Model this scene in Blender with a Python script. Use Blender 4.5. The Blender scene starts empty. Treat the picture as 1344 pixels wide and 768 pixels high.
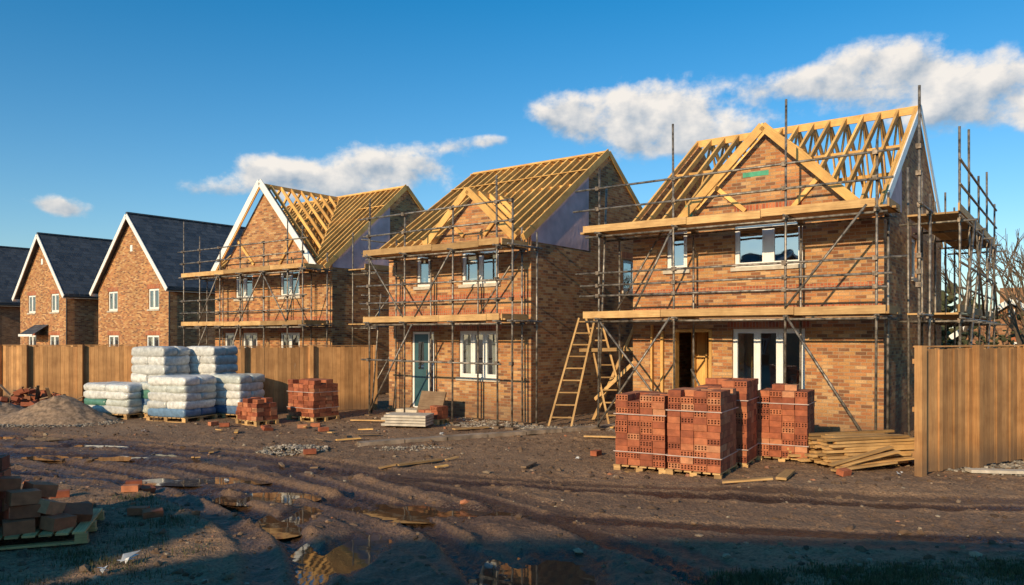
import bpy, math, random
import numpy as np
from mathutils import Vector, Matrix, noise as mn
random.seed(7); np.random.seed(7)
scene=bpy.context.scene
V=Vector
# ------------------------------------------------------------------ node helpers
def M(nt,op,a,b=None,c=None,clamp=False):
    n=nt.nodes.new('ShaderNodeMath'); n.operation=op; n.use_clamp=clamp
    for i,v in enumerate((a,b,c)):
        if v is None: continue
        if isinstance(v,(int,float)): n.inputs[i].default_value=v
        else: nt.links.new(v,n.inputs[i])
    return n.outputs[0]
def MIX(nt,f,a,b,mode='MIX'):
    n=nt.nodes.new('ShaderNodeMix'); n.data_type='RGBA'; n.blend_type=mode
    for s,v in ((n.inputs[0],f),(n.inputs[6],a),(n.inputs[7],b)):
        if isinstance(v,(int,float)): s.default_value=v
        elif isinstance(v,tuple): s.default_value=(v[0],v[1],v[2],1)
        else: nt.links.new(v,s)
    return n.outputs[2]
def RAMP(nt,f,stops,interp='LINEAR'):
    n=nt.nodes.new('ShaderNodeValToRGB'); cr=n.color_ramp; cr.interpolation=interp
    while len(cr.elements)<len(stops): cr.elements.new(0.5)
    for e,(p,c) in zip(cr.elements,stops):
        e.position=p; e.color=(c[0],c[1],c[2],1) if isinstance(c,tuple) else (c,c,c,1)
    nt.links.new(f,n.inputs[0]); return n.outputs[0]
def NOISE(nt,vec,scale,detail=3,rough=0.55,dim='3D'):
    n=nt.nodes.new('ShaderNodeTexNoise'); n.noise_dimensions=dim
    n.inputs['Scale'].default_value=scale; n.inputs['Detail'].default_value=detail; n.inputs['Roughness'].default_value=rough
    if vec is not None: nt.links.new(vec,n.inputs['Vector'])
    return n.outputs[0]
def MAP(nt,vec,scale):
    n=nt.nodes.new('ShaderNodeMapping'); n.inputs['Scale'].default_value=scale
    nt.links.new(vec,n.inputs['Vector']); return n.outputs[0]
def newmat(name):
    m=bpy.data.materials.new(name); m.use_nodes=True; nt=m.node_tree
    return m,nt,nt.nodes['Principled BSDF']
def setc(nt,sock,v):
    if isinstance(v,tuple): sock.default_value=(v[0],v[1],v[2],1)
    elif isinstance(v,(int,float)): sock.default_value=v
    else: nt.links.new(v,sock)
def BUMP(nt,p,h,strength=0.5,dist=0.01):
    b=nt.nodes.new('ShaderNodeBump'); b.inputs['Strength'].default_value=strength; b.inputs['Distance'].default_value=dist
    nt.links.new(h,b.inputs['Height']); nt.links.new(b.outputs[0],p.inputs['Normal'])
def OBJ(nt):
    return nt.nodes.new('ShaderNodeTexCoord').outputs['Object']
def UV(nt):
    return nt.nodes.new('ShaderNodeTexCoord').outputs['UV']
def RND(nt,name='rnd'):
    a=nt.nodes.new('ShaderNodeAttribute'); a.attribute_name=name; return a.outputs['Fac']

def brick_mat(name,cols,mortar,bw=.225,bh=.075,soldier=False):
    m,nt,p=newmat(name)
    s=nt.nodes.new('ShaderNodeSeparateXYZ'); nt.links.new(UV(nt),s.inputs[0])
    u,v=s.outputs[0],s.outputs[1]
    vv=M(nt,'DIVIDE',v,bh); row=M(nt,'FLOOR',vv); fv=M(nt,'FRACT',vv)
    off=0 if soldier else M(nt,'MULTIPLY',M(nt,'FLOORED_MODULO',row,2),.5)
    uu=M(nt,'ADD',M(nt,'DIVIDE',u,bw),off); col=M(nt,'FLOOR',uu); fu=M(nt,'FRACT',uu)
    mu=M(nt,'GREATER_THAN',M(nt,'ABSOLUTE',M(nt,'SUBTRACT',fu,.5)),.5-.006/bw)
    mv=M(nt,'GREATER_THAN',M(nt,'ABSOLUTE',M(nt,'SUBTRACT',fv,.5)),.5-.006/bh)
    mort=M(nt,'MAXIMUM',mu,mv)
    cb=nt.nodes.new('ShaderNodeCombineXYZ'); nt.links.new(col,cb.inputs[0]); nt.links.new(row,cb.inputs[1])
    wn=nt.nodes.new('ShaderNodeTexWhiteNoise'); wn.noise_dimensions='2D'; nt.links.new(cb.outputs[0],wn.inputs['Vector'])
    n=len(cols); c=RAMP(nt,wn.outputs['Value'],[(i/n,cc) for i,cc in enumerate(cols)],'CONSTANT')
    o=OBJ(nt)
    big=NOISE(nt,o,.7,4,.65); fine=NOISE(nt,o,40,1)
    c=MIX(nt,1,c,RAMP(nt,big,[(.3,(.68,.64,.60)),(.66,(1.14,1.1,1.05))]),'MULTIPLY')
    c=MIX(nt,1,c,RAMP(nt,fine,[(.3,.8),(.7,1.15)]),'MULTIPLY')
    c=MIX(nt,mort,c,mortar)
    eff=NOISE(nt,o,1.9,3,.7)
    c=MIX(nt,M(nt,'MULTIPLY',RAMP(nt,eff,[(.56,0.0),(.72,1.0)]),.25),c,(.48,.38,.27))
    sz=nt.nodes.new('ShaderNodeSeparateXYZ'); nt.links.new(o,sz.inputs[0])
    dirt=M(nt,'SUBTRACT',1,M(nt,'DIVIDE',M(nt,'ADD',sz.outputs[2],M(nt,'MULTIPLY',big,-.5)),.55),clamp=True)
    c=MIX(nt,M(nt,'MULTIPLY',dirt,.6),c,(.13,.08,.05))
    setc(nt,p.inputs['Base Color'],c); p.inputs['Roughness'].default_value=.9
    BUMP(nt,p,M(nt,'MULTIPLY',mort,-1),.7,.008)
    return m
MORT=(.36,.255,.155)
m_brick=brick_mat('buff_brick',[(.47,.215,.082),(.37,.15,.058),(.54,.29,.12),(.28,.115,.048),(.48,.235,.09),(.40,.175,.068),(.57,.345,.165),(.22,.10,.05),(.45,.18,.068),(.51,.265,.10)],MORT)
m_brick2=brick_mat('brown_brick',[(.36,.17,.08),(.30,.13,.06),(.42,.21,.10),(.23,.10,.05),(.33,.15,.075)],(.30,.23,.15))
m_redband=brick_mat('red_soldier_brick',[(.45,.13,.05),(.39,.10,.04),(.50,.165,.07),(.33,.085,.04)],MORT,.075,.225,True)

def wood_mat(name,c1,c2,rough=.75,grime=.0,lo=.7):
    m,nt,p=newmat(name)
    g=NOISE(nt,MAP(nt,UV(nt),(1.2,38,1)),1.6,2,.6)
    c=MIX(nt,RAMP(nt,g,[(.3,0.0),(.7,1.0)]),c1,c2)
    c=MIX(nt,1,c,RAMP(nt,RND(nt),[(0,(lo,lo*.96,lo*.9)),(.5,(.94,.92,.9)),(1,(1.16,1.14,1.1))]),'MULTIPLY')
    o=OBJ(nt); b=NOISE(nt,o,2.2,3,.65)
    c=MIX(nt,1,c,RAMP(nt,b,[(.32,(.74,.69,.64)),(.62,(1.05,1.05,1.05))]),'MULTIPLY')
    if grime>0:
        sz=nt.nodes.new('ShaderNodeSeparateXYZ'); nt.links.new(o,sz.inputs[0])
        d=M(nt,'SUBTRACT',1,M(nt,'DIVIDE',M(nt,'SUBTRACT',sz.outputs[2],M(nt,'MULTIPLY',b,.3)),.35),clamp=True)
        c=MIX(nt,M(nt,'MULTIPLY',d,grime),c,(.09,.06,.04))
    setc(nt,p.inputs['Base Color'],c); p.inputs['Roughness'].default_value=rough
    return m
m_timber=wood_mat('new_timber',(.88,.54,.18),(.72,.40,.12))
m_board=wood_mat('scaffold_board',(.68,.43,.18),(.42,.25,.105),lo=.55)
m_fence=wood_mat('fence_timber',(.58,.32,.13),(.40,.20,.075),.8,.6,lo=.6)
m_old=wood_mat('weathered_timber',(.34,.23,.14),(.19,.12,.07),.85,.3)

def plain(name,col,rough=.5,metal=0,var=.15,scale=6,bump=0,bs=30,bd=.005):
    m,nt,p=newmat(name); o=OBJ(nt); n=NOISE(nt,o,scale,2,.6)
    c=MIX(nt,1,col,RAMP(nt,n,[(.3,1-var*1.6),(.7,1+var)]),'MULTIPLY')
    setc(nt,p.inputs['Base Color'],c); p.inputs['Roughness'].default_value=rough; p.inputs['Metallic'].default_value=metal
    if bump: BUMP(nt,p,NOISE(nt,o,bs,2),bump,bd)
    return m
m_steel=plain('galvanised_steel',(.25,.215,.18),.5,.45,.5,9)
m_coupler=plain('coupler_steel',(.22,.17,.13),.6,.6,.5,12)
m_white=plain('white_upvc',(.80,.78,.74),.4,0,.05,3)
m_stone=plain('cast_stone',(.54,.47,.38),.85,0,.15,5)
m_membrane=plain('breather_membrane',(.66,.46,.48),.7,0,.16,1.6,.5,3,.03)
m_ply=plain('sheathing_board',(.60,.36,.16),.85,0,.25,2)
m_plaster=plain('interior_plaster',(.36,.31,.27),.9,0,.1,2)
m_concrete=plain('concrete',(.28,.21,.155),.9,0,.35,3)
m_door=plain('painted_door',(.035,.09,.105),.4,0,.1,3)
m_pipe=plain('black_plastic_pipe',(.03,.03,.03),.4)
m_green=plain('green_membrane_tape',(.05,.32,.18),.6,0,.2,6)
m_strap=plain('pale_strap',(.48,.36,.32),.5)
m_litter=plain('white_plastic',(.6,.6,.6),.4)
def slate():
    m,nt,p=newmat('slate_tiles'); s=nt.nodes.new('ShaderNodeSeparateXYZ'); nt.links.new(UV(nt),s.inputs[0])
    vv=M(nt,'DIVIDE',s.outputs[1],.28); row=M(nt,'FLOOR',vv); fv=M(nt,'FRACT',vv)
    uu=M(nt,'ADD',M(nt,'DIVIDE',s.outputs[0],.3),M(nt,'MULTIPLY',M(nt,'FLOORED_MODULO',row,2),.5)); col=M(nt,'FLOOR',uu); fu=M(nt,'FRACT',uu)
    cb=nt.nodes.new('ShaderNodeCombineXYZ'); nt.links.new(col,cb.inputs[0]); nt.links.new(row,cb.inputs[1])
    wn=nt.nodes.new('ShaderNodeTexWhiteNoise'); wn.noise_dimensions='2D'; nt.links.new(cb.outputs[0],wn.inputs['Vector'])
    c=RAMP(nt,wn.outputs['Value'],[(0,(.03,.038,.05)),(1,(.07,.08,.095))])
    e=M(nt,'MAXIMUM',M(nt,'LESS_THAN',fv,.09),M(nt,'LESS_THAN',fu,.04))
    c=MIX(nt,e,c,(.012,.014,.018))
    setc(nt,p.inputs['Base Color'],c); p.inputs['Roughness'].default_value=.5
    BUMP(nt,p,M(nt,'SUBTRACT',M(nt,'MULTIPLY',fv,-1),e),.7,.02); return m
m_slate=slate()
def glass():
    m,nt,p=newmat('window_glass'); nt.nodes.remove(p); out=nt.nodes['Material Output']
    g=nt.nodes.new('ShaderNodeBsdfGlossy'); g.inputs['Roughness'].default_value=.02; g.inputs['Color'].default_value=(.9,.95,1,1)
    t=nt.nodes.new('ShaderNodeBsdfTransparent'); t.inputs['Color'].default_value=(.7,.75,.75,1)
    b=nt.nodes.new('ShaderNodeBump'); b.inputs['Strength'].default_value=.25; b.inputs['Distance'].default_value=.01
    nt.links.new(NOISE(nt,OBJ(nt),2.5,1),b.inputs['Height']); nt.links.new(b.outputs[0],g.inputs['Normal'])
    mx=nt.nodes.new('ShaderNodeMixShader'); lw=nt.nodes.new('ShaderNodeLayerWeight'); lw.inputs[0].default_value=.35
    nt.links.new(M(nt,'ADD',M(nt,'MULTIPLY',lw.outputs[0],.7),.36,clamp=True),mx.inputs[0])
    nt.links.new(t.outputs[0],mx.inputs[1]); nt.links.new(g.outputs[0],mx.inputs[2]); nt.links.new(mx.outputs[0],out.inputs[0]); return m
m_glass=glass()
def rnd_mat(name,stops,rough=.85,bs=0,bstr=.4,interp='LINEAR'):
    m,nt,p=newmat(name); o=OBJ(nt); c=RAMP(nt,RND(nt),stops,interp)
    c=MIX(nt,1,c,RAMP(nt,NOISE(nt,o,9,3,.6),[(.3,.7),(.7,1.2)]),'MULTIPLY')
    setc(nt,p.inputs['Base Color'],c); p.inputs['Roughness'].default_value=rough
    if bs: BUMP(nt,p,NOISE(nt,o,bs,2),bstr,.01)
    return m
m_redbrick=rnd_mat('red_clay_brick',[(0,(.24,.062,.028)),(.5,(.37,.105,.045)),(.85,(.45,.15,.065)),(1,(.50,.22,.11))],.85)
m_hole=plain('brick_core_hole',(.06,.02,.012),.95)
m_rock=rnd_mat('mud_clod',[(0,(.055,.032,.02)),(.6,(.15,.088,.05)),(.84,(.21,.13,.075)),(.93,(.3,.24,.17)),(1,(.36,.13,.06))],.9)
m_gravel=rnd_mat('gravel_stone',[(0,(.13,.11,.09)),(.6,(.26,.22,.175)),(1,(.42,.36,.29))],.85)
m_bagw=rnd_mat('white_plastic_sack',[(0,(.46,.46,.44)),(.5,(.60,.59,.56)),(1,(.70,.69,.66))],.3,5,.9)
m_bagg=rnd_mat('green_printed_sack',[(0,(.08,.20,.15)),(.35,(.12,.26,.2)),(.36,(.5,.52,.48)),(1,(.62,.62,.58))],.35,5,.9,'CONSTANT')
m_bagb=rnd_mat('blue_sack',[(0,(.06,.12,.24)),(1,(.13,.22,.34))],.4,5,.9)
m_grass=rnd_mat('grass_blade',[(0,(.03,.04,.012)),(.6,(.055,.065,.02)),(1,(.14,.11,.05))],.8)
m_bark=plain('bark',(.10,.07,.045),.9,0,.3,5)
m_leaf=rnd_mat('foliage',[(0,(.03,.04,.015)),(1,(.09,.085,.035))],.9)

# ------------------------------------------------------------------ mesh builder
class MB:
    def __init__(s): s.v=[];s.f=[];s.uv=[];s.m=[];s.r=[]
    def poly(s,pts,mat=0,rnd=None,uv=None):
        i=len(s.v); pts=[V(p) for p in pts]; s.v+= [tuple(p) for p in pts]; s.f.append(tuple(range(i,i+len(pts))))
        if uv is None:
            n=(pts[1]-pts[0]).cross(pts[2]-pts[1])
            ax,ay,az=abs(n.x),abs(n.y),abs(n.z)
            if az>=ax and az>=ay: uv=[(p.x,p.y) for p in pts]
            elif ax>ay: uv=[(p.y,p.z) for p in pts]
            else: uv=[(p.x,p.z) for p in pts]
        s.uv+=uv; s.m.append(mat); s.r.append(random.random() if rnd is None else rnd)
    def obox(s,o,a,b,c,mat=0,rnd=None,along=False):
        o=V(o);a=V(a);b=V(b);c=V(c)
        if a.cross(b).dot(c)<0: b,c=c,b
        r=random.random() if rnd is None else rnd; ou,ov=(random.random()*9,random.random()*9) if along else (0,0)
        la,lb,lc=a.length,b.length,c.length
        def q(p,e,g,le,lg):
            uv=None
            if along:
                if lg>le: uv=[(ou,ov),(ou,ov+le),(ou+lg,ov+le),(ou+lg,ov)]
                else: uv=[(ou,ov),(ou+le,ov),(ou+le,ov+lg),(ou,ov+lg)]
            s.poly([p,p+e,p+e+g,p+g],mat,r,uv)
        q(o,b,a,lb,la); q(o+c,a,b,la,lb); q(o,a,c,la,lc); q(o+b,c,a,lc,la); q(o,c,b,lc,lb); q(o+a,b,c,lb,lc)
    def box(s,x0,x1,y0,y1,z0,z1,mat=0,rnd=None,along=False):
        s.obox((x0,y0,z0),(x1-x0,0,0),(0,y1-y0,0),(0,0,z1-z0),mat,rnd,along)
    def beam(s,p0,p1,w,h,mat=0,up=(0,0,1),rnd=None):
        p0=V(p0);p1=V(p1);d=p1-p0; u=V(up); side=d.cross(u)
        if side.length<1e-5: side=d.cross(V((0,1,0)))
        side.normalize(); u=side.cross(d).normalized()
        s.obox(p0-side*w/2-u*h/2,d,side*w,u*h,mat,rnd,True)
    def tube(s,p0,p1,r,n=7,mat=0,r1=None,rnd=None,cap=True):
        p0=V(p0);p1=V(p1);d=(p1-p0).normalized(); a=d.orthogonal().normalized(); b=d.cross(a)
        r1=r if r1 is None else r1; rr=random.random() if rnd is None else rnd
        i=len(s.v)
        for k in range(n):
            t=2*math.pi*k/n; e=a*math.cos(t)+b*math.sin(t); s.v.append(tuple(p0+e*r)); s.v.append(tuple(p1+e*r1))
        for k in range(n):
            j=(k+1)%n; s.f.append((i+2*k,i+2*j,i+2*j+1,i+2*k+1)); s.uv+=[(0,0)]*4; s.m.append(mat); s.r.append(rr)
        if cap:
            s.f.append(tuple(i+2*k+1 for k in range(n))); s.uv+=[(0,0)]*n; s.m.append(mat); s.r.append(rr)
            s.f.append(tuple(i+2*(n-1-k) for k in range(n))); s.uv+=[(0,0)]*n; s.m.append(mat); s.r.append(rr)
    def build(s,name,mats,parent=None,smooth=False):
        me=bpy.data.meshes.new(name); me.from_pydata(s.v,[],s.f)
        uvl=me.uv_layers.new(name='UVMap'); uvl.data.foreach_set('uv',np.array(s.uv,dtype=np.float32).ravel())
        me.polygons.foreach_set('material_index',np.array(s.m,dtype=np.int32))
        a=me.attributes.new('rnd','FLOAT','FACE'); a.data.foreach_set('value',np.array(s.r,dtype=np.float32))
        if smooth: me.polygons.foreach_set('use_smooth',np.ones(len(s.f),dtype=bool))
        for m in (mats if isinstance(mats,(list,tuple)) else [mats]): me.materials.append(m)
        me.update(); ob=bpy.data.objects.new(name,me); scene.collection.objects.link(ob)
        if parent: ob.parent=parent
        return ob
def empty(name,loc=(0,0,0),rot=0):
    e=bpy.data.objects.new(name,None); scene.collection.objects.link(e); e.location=loc; e.rotation_euler=(0,0,rot); e.empty_display_size=.3; return e

def wall(b,p0,ud,W,z0,z1,ops,inw,mat=0,depth=.11):
    p0=V(p0);ud=V(ud);inw=V(inw)
    us=sorted(set([0,W]+[o[0] for o in ops]+[o[1] for o in ops])); vs=sorted(set([z0,z1]+[o[2] for o in ops]+[o[3] for o in ops]))
    P=lambda u,v:V((p0.x+ud.x*u,p0.y+ud.y*u,v))
    for i in range(len(us)-1):
        for j in range(len(vs)-1):
            cu=(us[i]+us[i+1])/2; cv=(vs[j]+vs[j+1])/2
            if any(o[0]<cu<o[1] and o[2]<cv<o[3] for o in ops): continue
            b.poly([P(us[i],vs[j]),P(us[i+1],vs[j]),P(us[i+1],vs[j+1]),P(us[i],vs[j+1])],mat,.5)
            o2=inw*depth*2
            b.poly([P(us[i],vs[j])+o2,P(us[i],vs[j+1])+o2,P(us[i+1],vs[j+1])+o2,P(us[i+1],vs[j])+o2],mat,.5)
    for (a,c,d,e) in ops:
        dd=inw*depth*2
        for q in ((P(a,d),P(a,e)),(P(c,e),P(c,d)),(P(a,e),P(c,e)),(P(c,d),P(a,d))):
            b.poly([q[0],q[1],q[1]+dd,q[0]+dd],mat,.5)
def window(par,p0,ud,inw,u0,u1,v0,v1,lights=2,blind=False,name='window',wide=.03):
    b=MB(); p0=V(p0);ud=V(ud);inw=V(inw)
    P=lambda u,v,d:V((p0.x+ud.x*u,p0.y+ud.y*u,v))+inw*d
    def bar(a,c,d,e,d0=.05,d1=.11,m=0): b.obox(P(a,d,d0),ud*(c-a),V((0,0,e-d)),inw*(d1-d0),m)
    f=.06
    bar(u0+.002,u1-.002,v0+.002,v0+f); bar(u0+.002,u1-.002,v1-f,v1-.002); bar(u0+.002,u0+f,v0+f,v1-f); bar(u1-f,u1-.002,v0+f,v1-f)
    iw=(u1-u0-2*f)
    for k in range(lights):
        a=u0+f+iw*k/lights; c=u0+f+iw*(k+1)/lights
        if k>0: bar(a-wide,a+wide,v0+f,v1-f)
        aa=a+(wide if k>0 else 0); cc=c-(wide if k<lights-1 else 0)
        s=.045
        bar(aa,cc,v0+f,v0+f+s,.038,.095); bar(aa,cc,v1-f-s,v1-f,.038,.095); bar(aa,aa+s,v0+f+s,v1-f-s,.038,.095); bar(cc-s,cc,v0+f+s,v1-f-s,.038,.095)
        b.poly([P(aa+s,v0+f+s,.07),P(cc-s,v0+f+s,.07),P(cc-s,v1-f-s,.07),P(aa+s,v1-f-s,.07)],1)
    if blind:
        b.poly([P(u0+f,v0+f,.2),P(u0+f+iw*.3,v0+f,.2),P(u0+f+iw*.25,v1-f,.2),P(u0+f,v1-f,.2)],2)
        b.poly([P(u1-f-iw*.22,v0+f,.2),P(u1-f,v0+f,.2),P(u1-f,v1-f,.2),P(u1-f-iw*.25,v1-f,.2)],2)
    b.obox(P(u0-.08,v0-.09,-.05),ud*(u1-u0+.16),V((0,0,.088)),inw*.14,3)
    b.build(name,[m_white,m_glass,m_white,m_stone],par)
    b2=MB(); b2.obox(P(u0-.12,v1+.003,-.004),ud*(u1-u0+.24),V((0,0,.225)),inw*.05,0)
    b2.build(name+'_lintel',[m_redband],par)

ANG=math.atan2(-.6,.8)
def roof_frame(par,W,D,E,R,dorm=None,sp=.45,webs=True,backsheet=False,ov=.35,name='roof_trusses',rw=.05,battens=()):
    b=MB(); m=R/(D/2); n=int(round(W/sp)); xs=[-W+.03+(W-.06)*i/n for i in range(n+1)]
    for x in xs:
        y0=-ov
        if dorm:
            dx=abs(x+dorm[0])
            if dx<dorm[1]: y0=dorm[2]*(1-dx/dorm[1])/m
        j=random.uniform(-.012,.012)
        b.beam((x+j,y0,E+y0*m+.06),(x,D/2,E+R+.06),rw,.14)
        b.beam((x,D+ov,E-ov*m+.06),(x,D/2+.001,E+R+.058),rw,.14)
        b.beam((x+.004,.1,E+.06),(x+.004,D-.1,E+.06),.04,.1)
        if webs:
            for (ya,yb) in ((D*.33,D*.25),(D*.33,D*.5),(D*.67,D*.5),(D*.67,D*.75)):
                b.beam((x-.003,ya,E+.08),(x-.003,yb,E+m*min(yb,D-yb)+.02),.036,.09)
    b.beam((-W,D/2,E+R+.05),(0,D/2,E+R+.05),.04,.2)
    for yy in (D*.3,D*.7): b.beam((-W,yy,E+m*D*.3-.05),(0,yy,E+m*D*.3-.05),.05,.1)
    for (xa,xb,fy) in battens:
        y=D/2*fy; b.beam((xa,y,E+y*m+.15),(xb,y,E+y*m+.15),.09,.025)
    if dorm:
        tc,a,r=dorm; yb=r/m; k=r/a
        b.beam((-tc,-.3,E+r+.05),(-tc,yb,E+r+.05),.045,.16)
        ny=max(2,int(yb/.42))
        for i in range(ny+1):
            y=-.28+(yb+.2)*i/ny; w=a*(1-max(0,m*y)/r); ex=.3 if y<0.02 else 0
            for sg in (-1,1):
                b.beam((-tc,y,E+r+.07),(-tc+sg*(w+ex),y,E+r-k*(w+ex)+.07),.05,.12 if i else .19,up=(0,0,1))
        for sg in (-1,1):
            b.beam((-tc+sg*a,0,E+.03),(-tc,yb,E+r+.02),.05,.16)
        b.beam((-tc-a*.62,-.05,E+.38*r),(-tc-a*.25,-.05,E+.05*r),.05,.1); b.beam((-tc+a*.62,-.05,E+.38*r),(-tc+a*.3,-.05,E+.02*r),.05,.1)
    b.box(-W,0,.0,.1,E+.004,E+.05,along=True); b.box(-W,0,D-.1,D,E+.004,E+.05,along=True)
    b.build(name,[m_timber],par)
    if backsheet:
        s=MB(); s.poly([(-W,D/2,E+R-.06),(0,D/2,E+R-.06),(0,D+ov,E-ov*m-.06),(-W,D+ov,E-ov*m-.06)])
        s.build('roof_sheathing',[m_ply],par)
def shell(par,W,D,E,R,fops,sops,ridge='x',dorm=None,mat=None):
    mat=mat or m_brick; b=MB()
    wall(b,(-W,0,0),(1,0,0),W,0,E,[(W-o[1],W-o[0],o[2],o[3]) for o in fops],(0,1,0))
    wall(b,(0,0,0),(0,1,0),D,0,E,sops,(-1,0,0)); wall(b,(0,D,0),(-1,0,0),W,0,E,[(1,2.2,1.0,2.3),(3,4.4,3.6,4.8)],(0,-1,0)); wall(b,(-W,D,0),(0,-1,0),D,0,E,[],(1,0,0))
    def prism(pts,off):
        off=V(off); p=[V(q) for q in pts]; b.poly(p,0,.5); b.poly([q+off for q in reversed(p)],0,.5)
        for i in range(len(p)): b.poly([p[i],p[i]+off,p[(i+1)%len(p)]+off,p[(i+1)%len(p)]],0,.5)
    if ridge=='x':
        prism([(0,0,E),(0,D,E),(0,D/2,E+R)],(-.1,0,0)); prism([(-W,D,E),(-W,0,E),(-W,D/2,E+R)],(.1,0,0))
    else:
        ap=-W/2
        prism([(-W,0,E),(0,0,E),(ap,0,E+R)],(0,.1,0)); prism([(0,D,E),(-W,D,E),(ap,D,E+R)],(0,-.1,0))
    if dorm:
        tc,a,r=dorm; prism([(-tc-a,0,E),(-tc+a,0,E),(-tc,0,E+r)],(0,.1,0))
    b.build('brick_walls',[mat],par)
    f=MB()
    f.box(-W+.23,-.23,.23,D-.23,.05,.1); f.box(-W+.23,-.23,.23,D-.23,2.5,2.72); f.box(-W+.23,-.23,.23,D-.23,E-.06,E-.02)  # floor slabs, plus an unseen ceiling sheet added to keep the rooms dark
    f.box(-W+.23,-.23,3.2,3.3,.1,2.5); f.box(-W+.23,-.23,3.2,3.3,2.72,E-.06)
    f.build('floors_and_added_ceiling',[m_plaster],par)
# ------------------------------------------------------------------ scaffolding
def scaffold(loc,x0,x1,polx,tops,levels,braces,side=None,rails=((3.25,3.75)),yo=-1.3,yi=-.28):
    e=empty('scaffolding',loc,ANG); t=MB(); c=MB(); bd=MB(); r=.026
    def pole(x,y,z0,z1):
        j=random.uniform(-.03,.03); t.tube((x,y,z0),(x+j,y+random.uniform(-.02,.02),z1),r)
        bd.box(x-.12,x+.12,y-.12,y+.12,-.02,.035,1,along=True)
    def coup(x,y,z): c.box(x-.045,x+.045,y-.05,y+.05,z-.045,z+.045)
    for x,tp in zip(polx,tops):
        pole(x,yo,0,tp); pole(x+.02,yi,0,min(tp,levels[-1]+.15+random.random()*.5))
        for L in levels:
            t.tube((x+.05,yo-.25,L-.09),(x+.05,yi+.2,L-.09),r); coup(x+.02,yo,L-.1); coup(x+.02,yi,L-.1)
    for L in levels:
        for y in (yo+.05,yi-.05): t.tube((x0,y,L-.15),(x1,y+random.uniform(-.01,.01),L-.15),r)
    for z in rails:
        t.tube((x0-random.random()*.3,yo-.05,z),(x1+random.random()*.4,yo-.05,z+random.uniform(-.03,.03)),r)
        for x in polx: coup(x,yo-.03,z)
    for z in (levels[-1]+.5,levels[-1]+1.0):
        t.tube((x0-random.random()*.3,yo-.05,z),(x1+random.random()*.5,yo-.05,z+random.uniform(-.03,.03)),r)
        for x in polx: coup(x,yo-.03,z)
    for (a,za,b_,zb,y) in braces: t.tube((a,y,za),(b_,y,zb),r)
    for L in levels:
        nb=4; w=(yi-yo-.02)/nb
        for i in range(nb):
            a=x0-random.random()*.15
            while a<x1-.1:
                l=min(random.uniform(2.4,3.9),x1+random.random()*.15-a)
                bd.box(a,a+l-.01,yo+.03+i*w,yo+.03+(i+1)*w-.012,L-.06,L-.02+random.uniform(0,.008),0,along=True); a+=l
        a=x0
        while a<x1-.2:
            l=min(random.uniform(1.6,3.3),x1-a); dz=random.uniform(-.018,.018); tl=random.uniform(-.012,.012)
            bd.obox((a,yo-.06+random.uniform(-.008,.0),L-.065+dz),(l-.012,0,tl),(0,.036,0),(0,0,.165),0,None,True); a+=l
        bd.box(x1+.003,x1+.04,yo+.0,yi+.1,L-.06,L+.10,0,along=True); bd.box(x0-.04,x0-.003,yo,yi+.1,L-.06,L+.10,0,along=True)
    if side:
        sx0,sx1,ys,tp2=side
        for k,y in enumerate(ys):
            pole(sx1,y,0,tp2[k]); pole(sx0,y,0,min(tp2[k],5.2+random.random()))
            for L in levels: t.tube((sx0-.2,y+.05,L-.19),(sx1+.3,y+.05,L-.19),r); coup(sx1,y,L-.18)
        y0,y1=ys[0]-.2,ys[-1]+.3
        for L in levels:
            for z in (L-.13,L+.5,L+1.0): t.tube((sx1+.04,y0-.2,z),(sx1+.04,y1,z),r)
            for i in range(4):
                w=(sx1-sx0)/4; bd.box(sx0+i*w,sx0+(i+1)*w-.012,y0,y1,L-.055,L-.016,0,along=True)
            bd.box(sx1-.02,sx1+.015,y0,y1,L-.01,L+.15,0,along=True)
        for k in range(len(ys)-1):
            t.tube((sx1+.06,ys[k],levels[0] if k%2 else 0.2),(sx1+.06,ys[k+1],levels[1] if k%2 else levels[0]),r)
            t.tube((sx1+.09,ys[k],levels[1] if k%2 else levels[0]),(sx1+.09,ys[k+1],levels[0]if k%2 else levels[1]),r)
    t.build('tubes',[m_steel],e,True); c.build('couplers',[m_coupler],e); bd.build('boards',[m_board,m_old],e)
    return e
def red_band(par,x0,x1,z,y=-.004,name='red_brick_band'):
    b=MB(); b.box(x0,x1,y,y+.03,z,z+.15); b.build(name,[m_redband],par)
# ------------------------------------------------------------------ HOUSE 3 (right)
H3=(7.76,15.9,0); W,D,E,R=5.85,8,5.08,2.82
h=empty('brick_house',H3,ANG)
f3=[(1.65,3.2,3.88,4.87),(4.38,4.92,3.9,4.85),(1.6,3.25,.95,2.45),(3.75,4.75,.12,2.45)]
s3=[(3.2,3.9,3.7,4.7)]
d3=(2.45,1.9,1.86)
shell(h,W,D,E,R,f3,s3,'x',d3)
window(h,(-W,0,0),(1,0,0),(0,1,0),W-3.2,W-1.65,3.88,4.87,2,False,'window',.09)
window(h,(-W,0,0),(1,0,0),(0,1,0),W-4.92,W-4.38,3.9,4.85,1)
window(h,(-W,0,0),(1,0,0),(0,1,0),W-3.25,W-1.6,.95,2.45,3)
window(h,(0,0,0),(0,1,0),(-1,0,0),3.2,3.9,3.7,4.7,1)
roof_frame(h,W,D,E,R,d3,.42,rw=.06)
red_band(h,-W,0,3.28); red_band(h,-W,0,2.82,-.006)
b=MB(); b.box(-3.2,-1.65,-.006,.02,5.105,5.3); b.build('gable_soldier_course',[m_redband],h)
b=MB(); b.box(-4.75,-4.68,-.02,.2,.12,2.43,along=True); b.box(-3.82,-3.75,-.02,.2,.12,2.43,along=True); b.box(-4.68,-3.82,-.02,.2,2.37,2.44,along=True)
for k in range(5): b.box(-4.7+k*.32,-4.65+k*.32,1.1,1.2,.1,2.5,along=True)
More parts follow.
